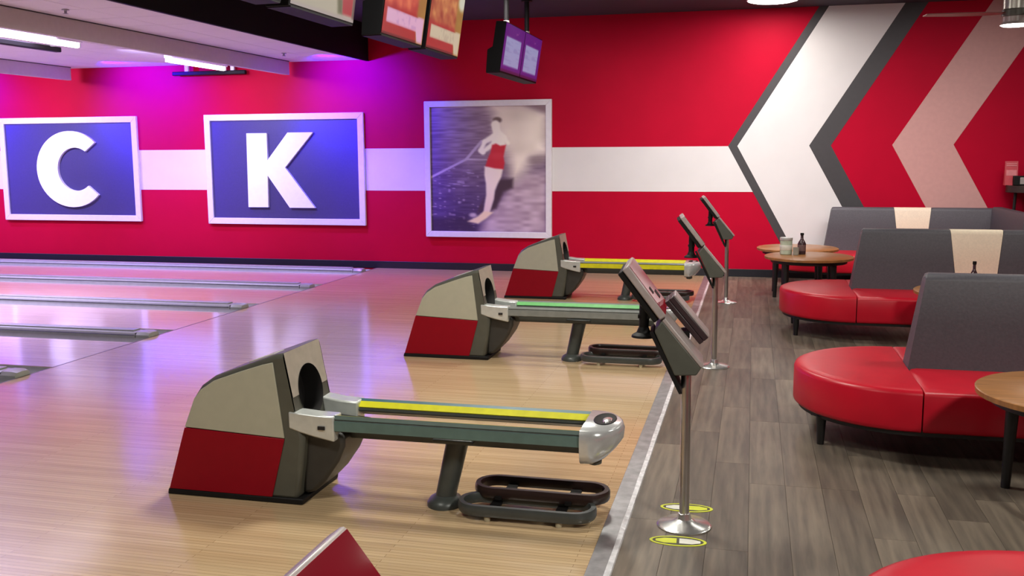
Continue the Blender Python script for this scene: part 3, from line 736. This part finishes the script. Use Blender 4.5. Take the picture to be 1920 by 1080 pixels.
# ================================================================== SOFAS
def rounded_layers(fn, z0, z1, r):
    return [fn(r*.5, z0), fn(r*.1, z0+r*.35), fn(0, z0+r), fn(0, z1-r), fn(r*.3, z1-r*.3), fn(r, z1), fn(r*3.0, z1+.006)]
def sofa(loc, label, kind):
    t = thing('booth_sofa', label, 'sofa', loc, 'red and grey booth sofas in the lounge')
    LX, R = (2.35 if kind != 'wall' else 2.12), .645
    both = kind != 'wall'
    y1 = R if both else .02
    def end(i, z):
        rr_ = R-i; pts = []
        a0, a1 = (PI/2, 3*PI/2) if both else (PI, 3*PI/2)
        n = 28
        for k in range(n+1):
            a = a0+(a1-a0)*k/n; pts.append((rr_*math.cos(a)-.004, rr_*math.sin(a)*1.0, z))
        if not both: pts = [(-.004, -.0, z)]+pts
        return pts
    MB().loft(rounded_layers(end, .185, .418, .028)).build('rounded_seat', M_seat, t, angle=50)
    def rect(i, z):
        return [(.004+i*.5, -R+i, z), (LX-i, -R+i, z), (LX-i, y1-i, z), (.004+i*.5, y1-i, z)]
    MB().loft(rounded_layers(rect, .185, .418, .028)).build('long_seat', M_seat, t, angle=50)
    # backrest in three upholstered lengths, leaning in towards the top
    def back(x0b, x0t, x1b, x1t, m, nm):
        z0, z1 = .40, .985
        yb0, yb1, yt0, yt1 = -.075, .125, -.035, .085
        if not both: yb1, yt1 = .06, .06
        r = []
        for q in (0, .5, .93, .985, 1.0):
            i = 0 if q < .95 else (.012 if q < .99 else .03)
            z = z0+(z1-z0)*q; X0, X1 = x0b+(x0t-x0b)*q, x1b+(x1t-x1b)*q
            ya, yb_ = yb0+(yt0-yb0)*q+i, yb1+(yt1-yb1)*q-i
            j = i if nm == 'backrest' else 0
            r.append([(X0+j*.6, ya, z), (X1, ya, z), (X1, yb_, z), (X0+j*.6, yb_, z)])
        return MB().loft(r).build(nm, m, t, angle=50)
    back(-.005, .085, .925, .848, M_back, 'backrest')
    b = back(.928, .851, 1.245, 1.297, M_creamv, 'backrest_panel'); b['label'] = 'cream vinyl centre panel of the backrest'
    back(1.248, 1.300, LX, LX, M_back, 'backrest')
    # black underframe and legs
    fr = MB()
    def plate(z, i):
        return [(x, y, z) for x, y, _ in end(i, 0)]+([(LX-i, -R+i, z), (LX-i, y1-i, z)] if both else [(LX-i, -R+i, z), (LX-i, y1-i, z)])
    fr.loft([plate(.160, .03), plate(.190, .03)])
    fr.build('underframe', M_blackw, t)
    legs = [(-.50, -.33), (.9, -.54), (LX-.12, -.54)]+([(-.50, .33), (.9, .54), (LX-.12, .54)] if both else [(.9, -.06), (LX-.12, -.06), (-.45, -.06)])
    for x, y in legs: MB().rod((x, y, 0), (x, y, .17), .020, .030, 12).build('leg', M_blackw, t)
    if kind == 'wall':
        r = []
        for q in (0, .5, .95, 1.0):
            z = .40+.60*q; i = .02 if q == 1 else 0
            r.append([(1.98+.03*q+i, -1.56+i, z), (2.12, -1.56+i, z), (2.12, -.03, z), (1.98+.03*q+i, -.03, z)])
        MB().loft(r).build('side_backrest', M_back, t, angle=50)
        def rw(i, z): return [(1.36+i, -1.56+i, z), (2.12-i, -1.56+i, z), (2.12-i, -R-.004, z), (1.36+i, -R-.004, z)]
        MB().loft(rounded_layers(rw, .185, .418, .028)).build('side_seat', M_seat, t, angle=50)
        for x, y in ((1.42, -1.5), (2.06, -1.5)): MB().rod((x, y, 0), (x, y, .19), .020, .030, 12).build('leg', M_blackw, t)
    return t
s1 = sofa((6.41, 1.79, 0), 'nearest whole red booth sofa with plain grey backrest, right of the nearest kiosk', 'island')
dup(s1, (6.41, 5.32, 0), 'middle booth sofa with a cream panel in its grey back, behind the nearest sofa')
dup(s1, (6.41, -1.66, 0), 'red sofa whose rounded seat is cut by the bottom right corner')
sofa((6.41, 9.06, 0), 'farthest booth sofa against the chevron wall, with a side backrest', 'wall')

# ================================================================== TABLES
def table(loc, label, rot=0.0):
    t = thing('round_table', label, 'table', loc, 'round wooden cafe tables', rot)
    MB().lathe([(.455, .538), (.470, .542), (.472, .566), (.462, .572), (.02, .572)], n=48).build('table_top', M_ttop, t)
    MB().lathe([(.40, .500), (.405, .503), (.405, .538), (.37, .538), (.37, .503)], n=40).build('apron', M_blackw, t)
    for k in range(4):
        a = PI/4+k*PI/2
        MB().rod((.36*math.cos(a), .36*math.sin(a), 0), (.345*math.cos(a), .345*math.sin(a), .51), .022, .034, 12).build('leg', M_blackw, t)
    return t
tb = table((7.03, .63, 0), 'round wooden table cut by the right edge, beside the nearest sofa')
dup(tb, (6.10, 6.74, 0), 'round wooden table with jar and bottle, nearer of the two left of the sofas')
dup(tb, (6.02, 7.70, 0), 'empty round wooden table behind the one with the bottle, near the red wall')
dup(tb, (7.27, 4.17, 0), 'round table mostly hidden behind the nearest sofa backrest')
TT = .5725
def bottle(loc, label, h=.21, r=.034):
    t = thing('sauce_bottle', label, 'bottle', loc)
    MB().lathe([(r*.9, 0), (r, .006), (r, h*.5), (r*.75, h*.6), (r*.36, h*.72), (r*.34, h*.92)], n=20).build('glass', M_bottle, t)
    MB().lathe([(r*.42, h*.9), (r*.44, h*.905), (r*.44, h), (r*.38, h*1.005)], n=16).build('cap', M_blackm, t)
    MB().lathe([(r*1.01, h*.16), (r*1.015, h*.17), (r*1.015, h*.44), (r*1.01, h*.45)], n=20).build('paper_label', mat('bottle_paper', (.16, .09, .09), .5), t)
bottle((6.03, 6.90, TT), 'dark sauce bottle standing right of the glass jar', .235, .045)
bottle((7.25, 4.17, TT), 'dark bottle standing in front of the cream backrest panel', .24, .034)
t = thing('glass_jar', 'pale green glass jar on the round table, left of the bottle', 'jar', (5.86, 6.84, TT))
MB().lathe([(.060, 0), (.066, .006), (.066, .15), (.060, .158)], n=24).build('glass', M_jar, t)
MB().lathe([(.066, .155), (.070, .16), (.070, .185), (.064, .19)], n=24).build('lid', M_silver, t)
MB().lathe([(.0665, .05), (.0675, .052), (.0675, .105), (.0665, .107)], n=24).build('paper_label', M_decw, t)
t = thing('drinking_glass', 'small clear tumbler between the jar and the bottle', 'glass', (5.965, 6.78, TT))
MB().lathe([(.026, 0), (.030, .004), (.034, .085), (.031, .085), (.027, .01)], n=18).build('tumbler', mat('grey_glass', (.35, .34, .30), .15), t)
MB().lathe([(.026, .008), (.030, .05), (.005, .052)], n=18).build('drink', M_bottle, t)

# high table by the wall at the right edge
t = thing('high_table', 'dark high table behind the farthest sofa, at the right edge', 'table', (8.80, 9.11, 0))
MB().lathe([(.20, 1.18), (.215, 1.185), (.215, 1.265), (.205, 1.27), (.02, 1.272)], n=32).build('table_top', mat('dark_table_wood', (.035, .018, .016), .4), t)
for k in range(3):
    a = PI+k*2*PI/3; MB().rod((.14*math.cos(a), .14*math.sin(a), 0), (.10*math.cos(a), .10*math.sin(a), 1.19), .016, .020, 10).build('leg', M_blackw, t)
MB().lathe([(.10, .3), (.11, .302), (.11, .32), (.10, .322)], n=24).build('foot_ring', M_blackm, t)
t = thing('menu_card', 'red menu card standing on the high table at the right edge', 'menu', (8.635, 9.12, 1.272))
MB().prism([(-.04, 0), (.04, 0), (.004, .30), (-.004, .30)], -.075, .075, 'x').build('card', M_menu, t, smooth=False)
for z, hgt in ((.24, .012), (.265, .01), (.12, .07)):
    yy_ = -.04+.04*(z/.3)*.9-.0015
    MB().add([(-.06, yy_-.0015, z), (.06, yy_-.0015, z), (.06, yy_+.036*hgt/.3-.0015, z+hgt), (-.06, yy_+.036*hgt/.3-.0015, z+hgt)], [(0, 1, 2, 3)]).build('print', M_menuw, t, smooth=False)
t = thing('napkin_caddy', 'black napkin caddy on the high table, in front of the red menu', 'caddy', (8.715, 9.03, 1.272))
MB().box(-.07, .07, -.035, .035, 0, .12).build('holder', M_blackm, t, bevel=.008)
MB().box(.0, .062, -.038, .03, .015, .10).build('napkins', M_bezel, t, bevel=.004)
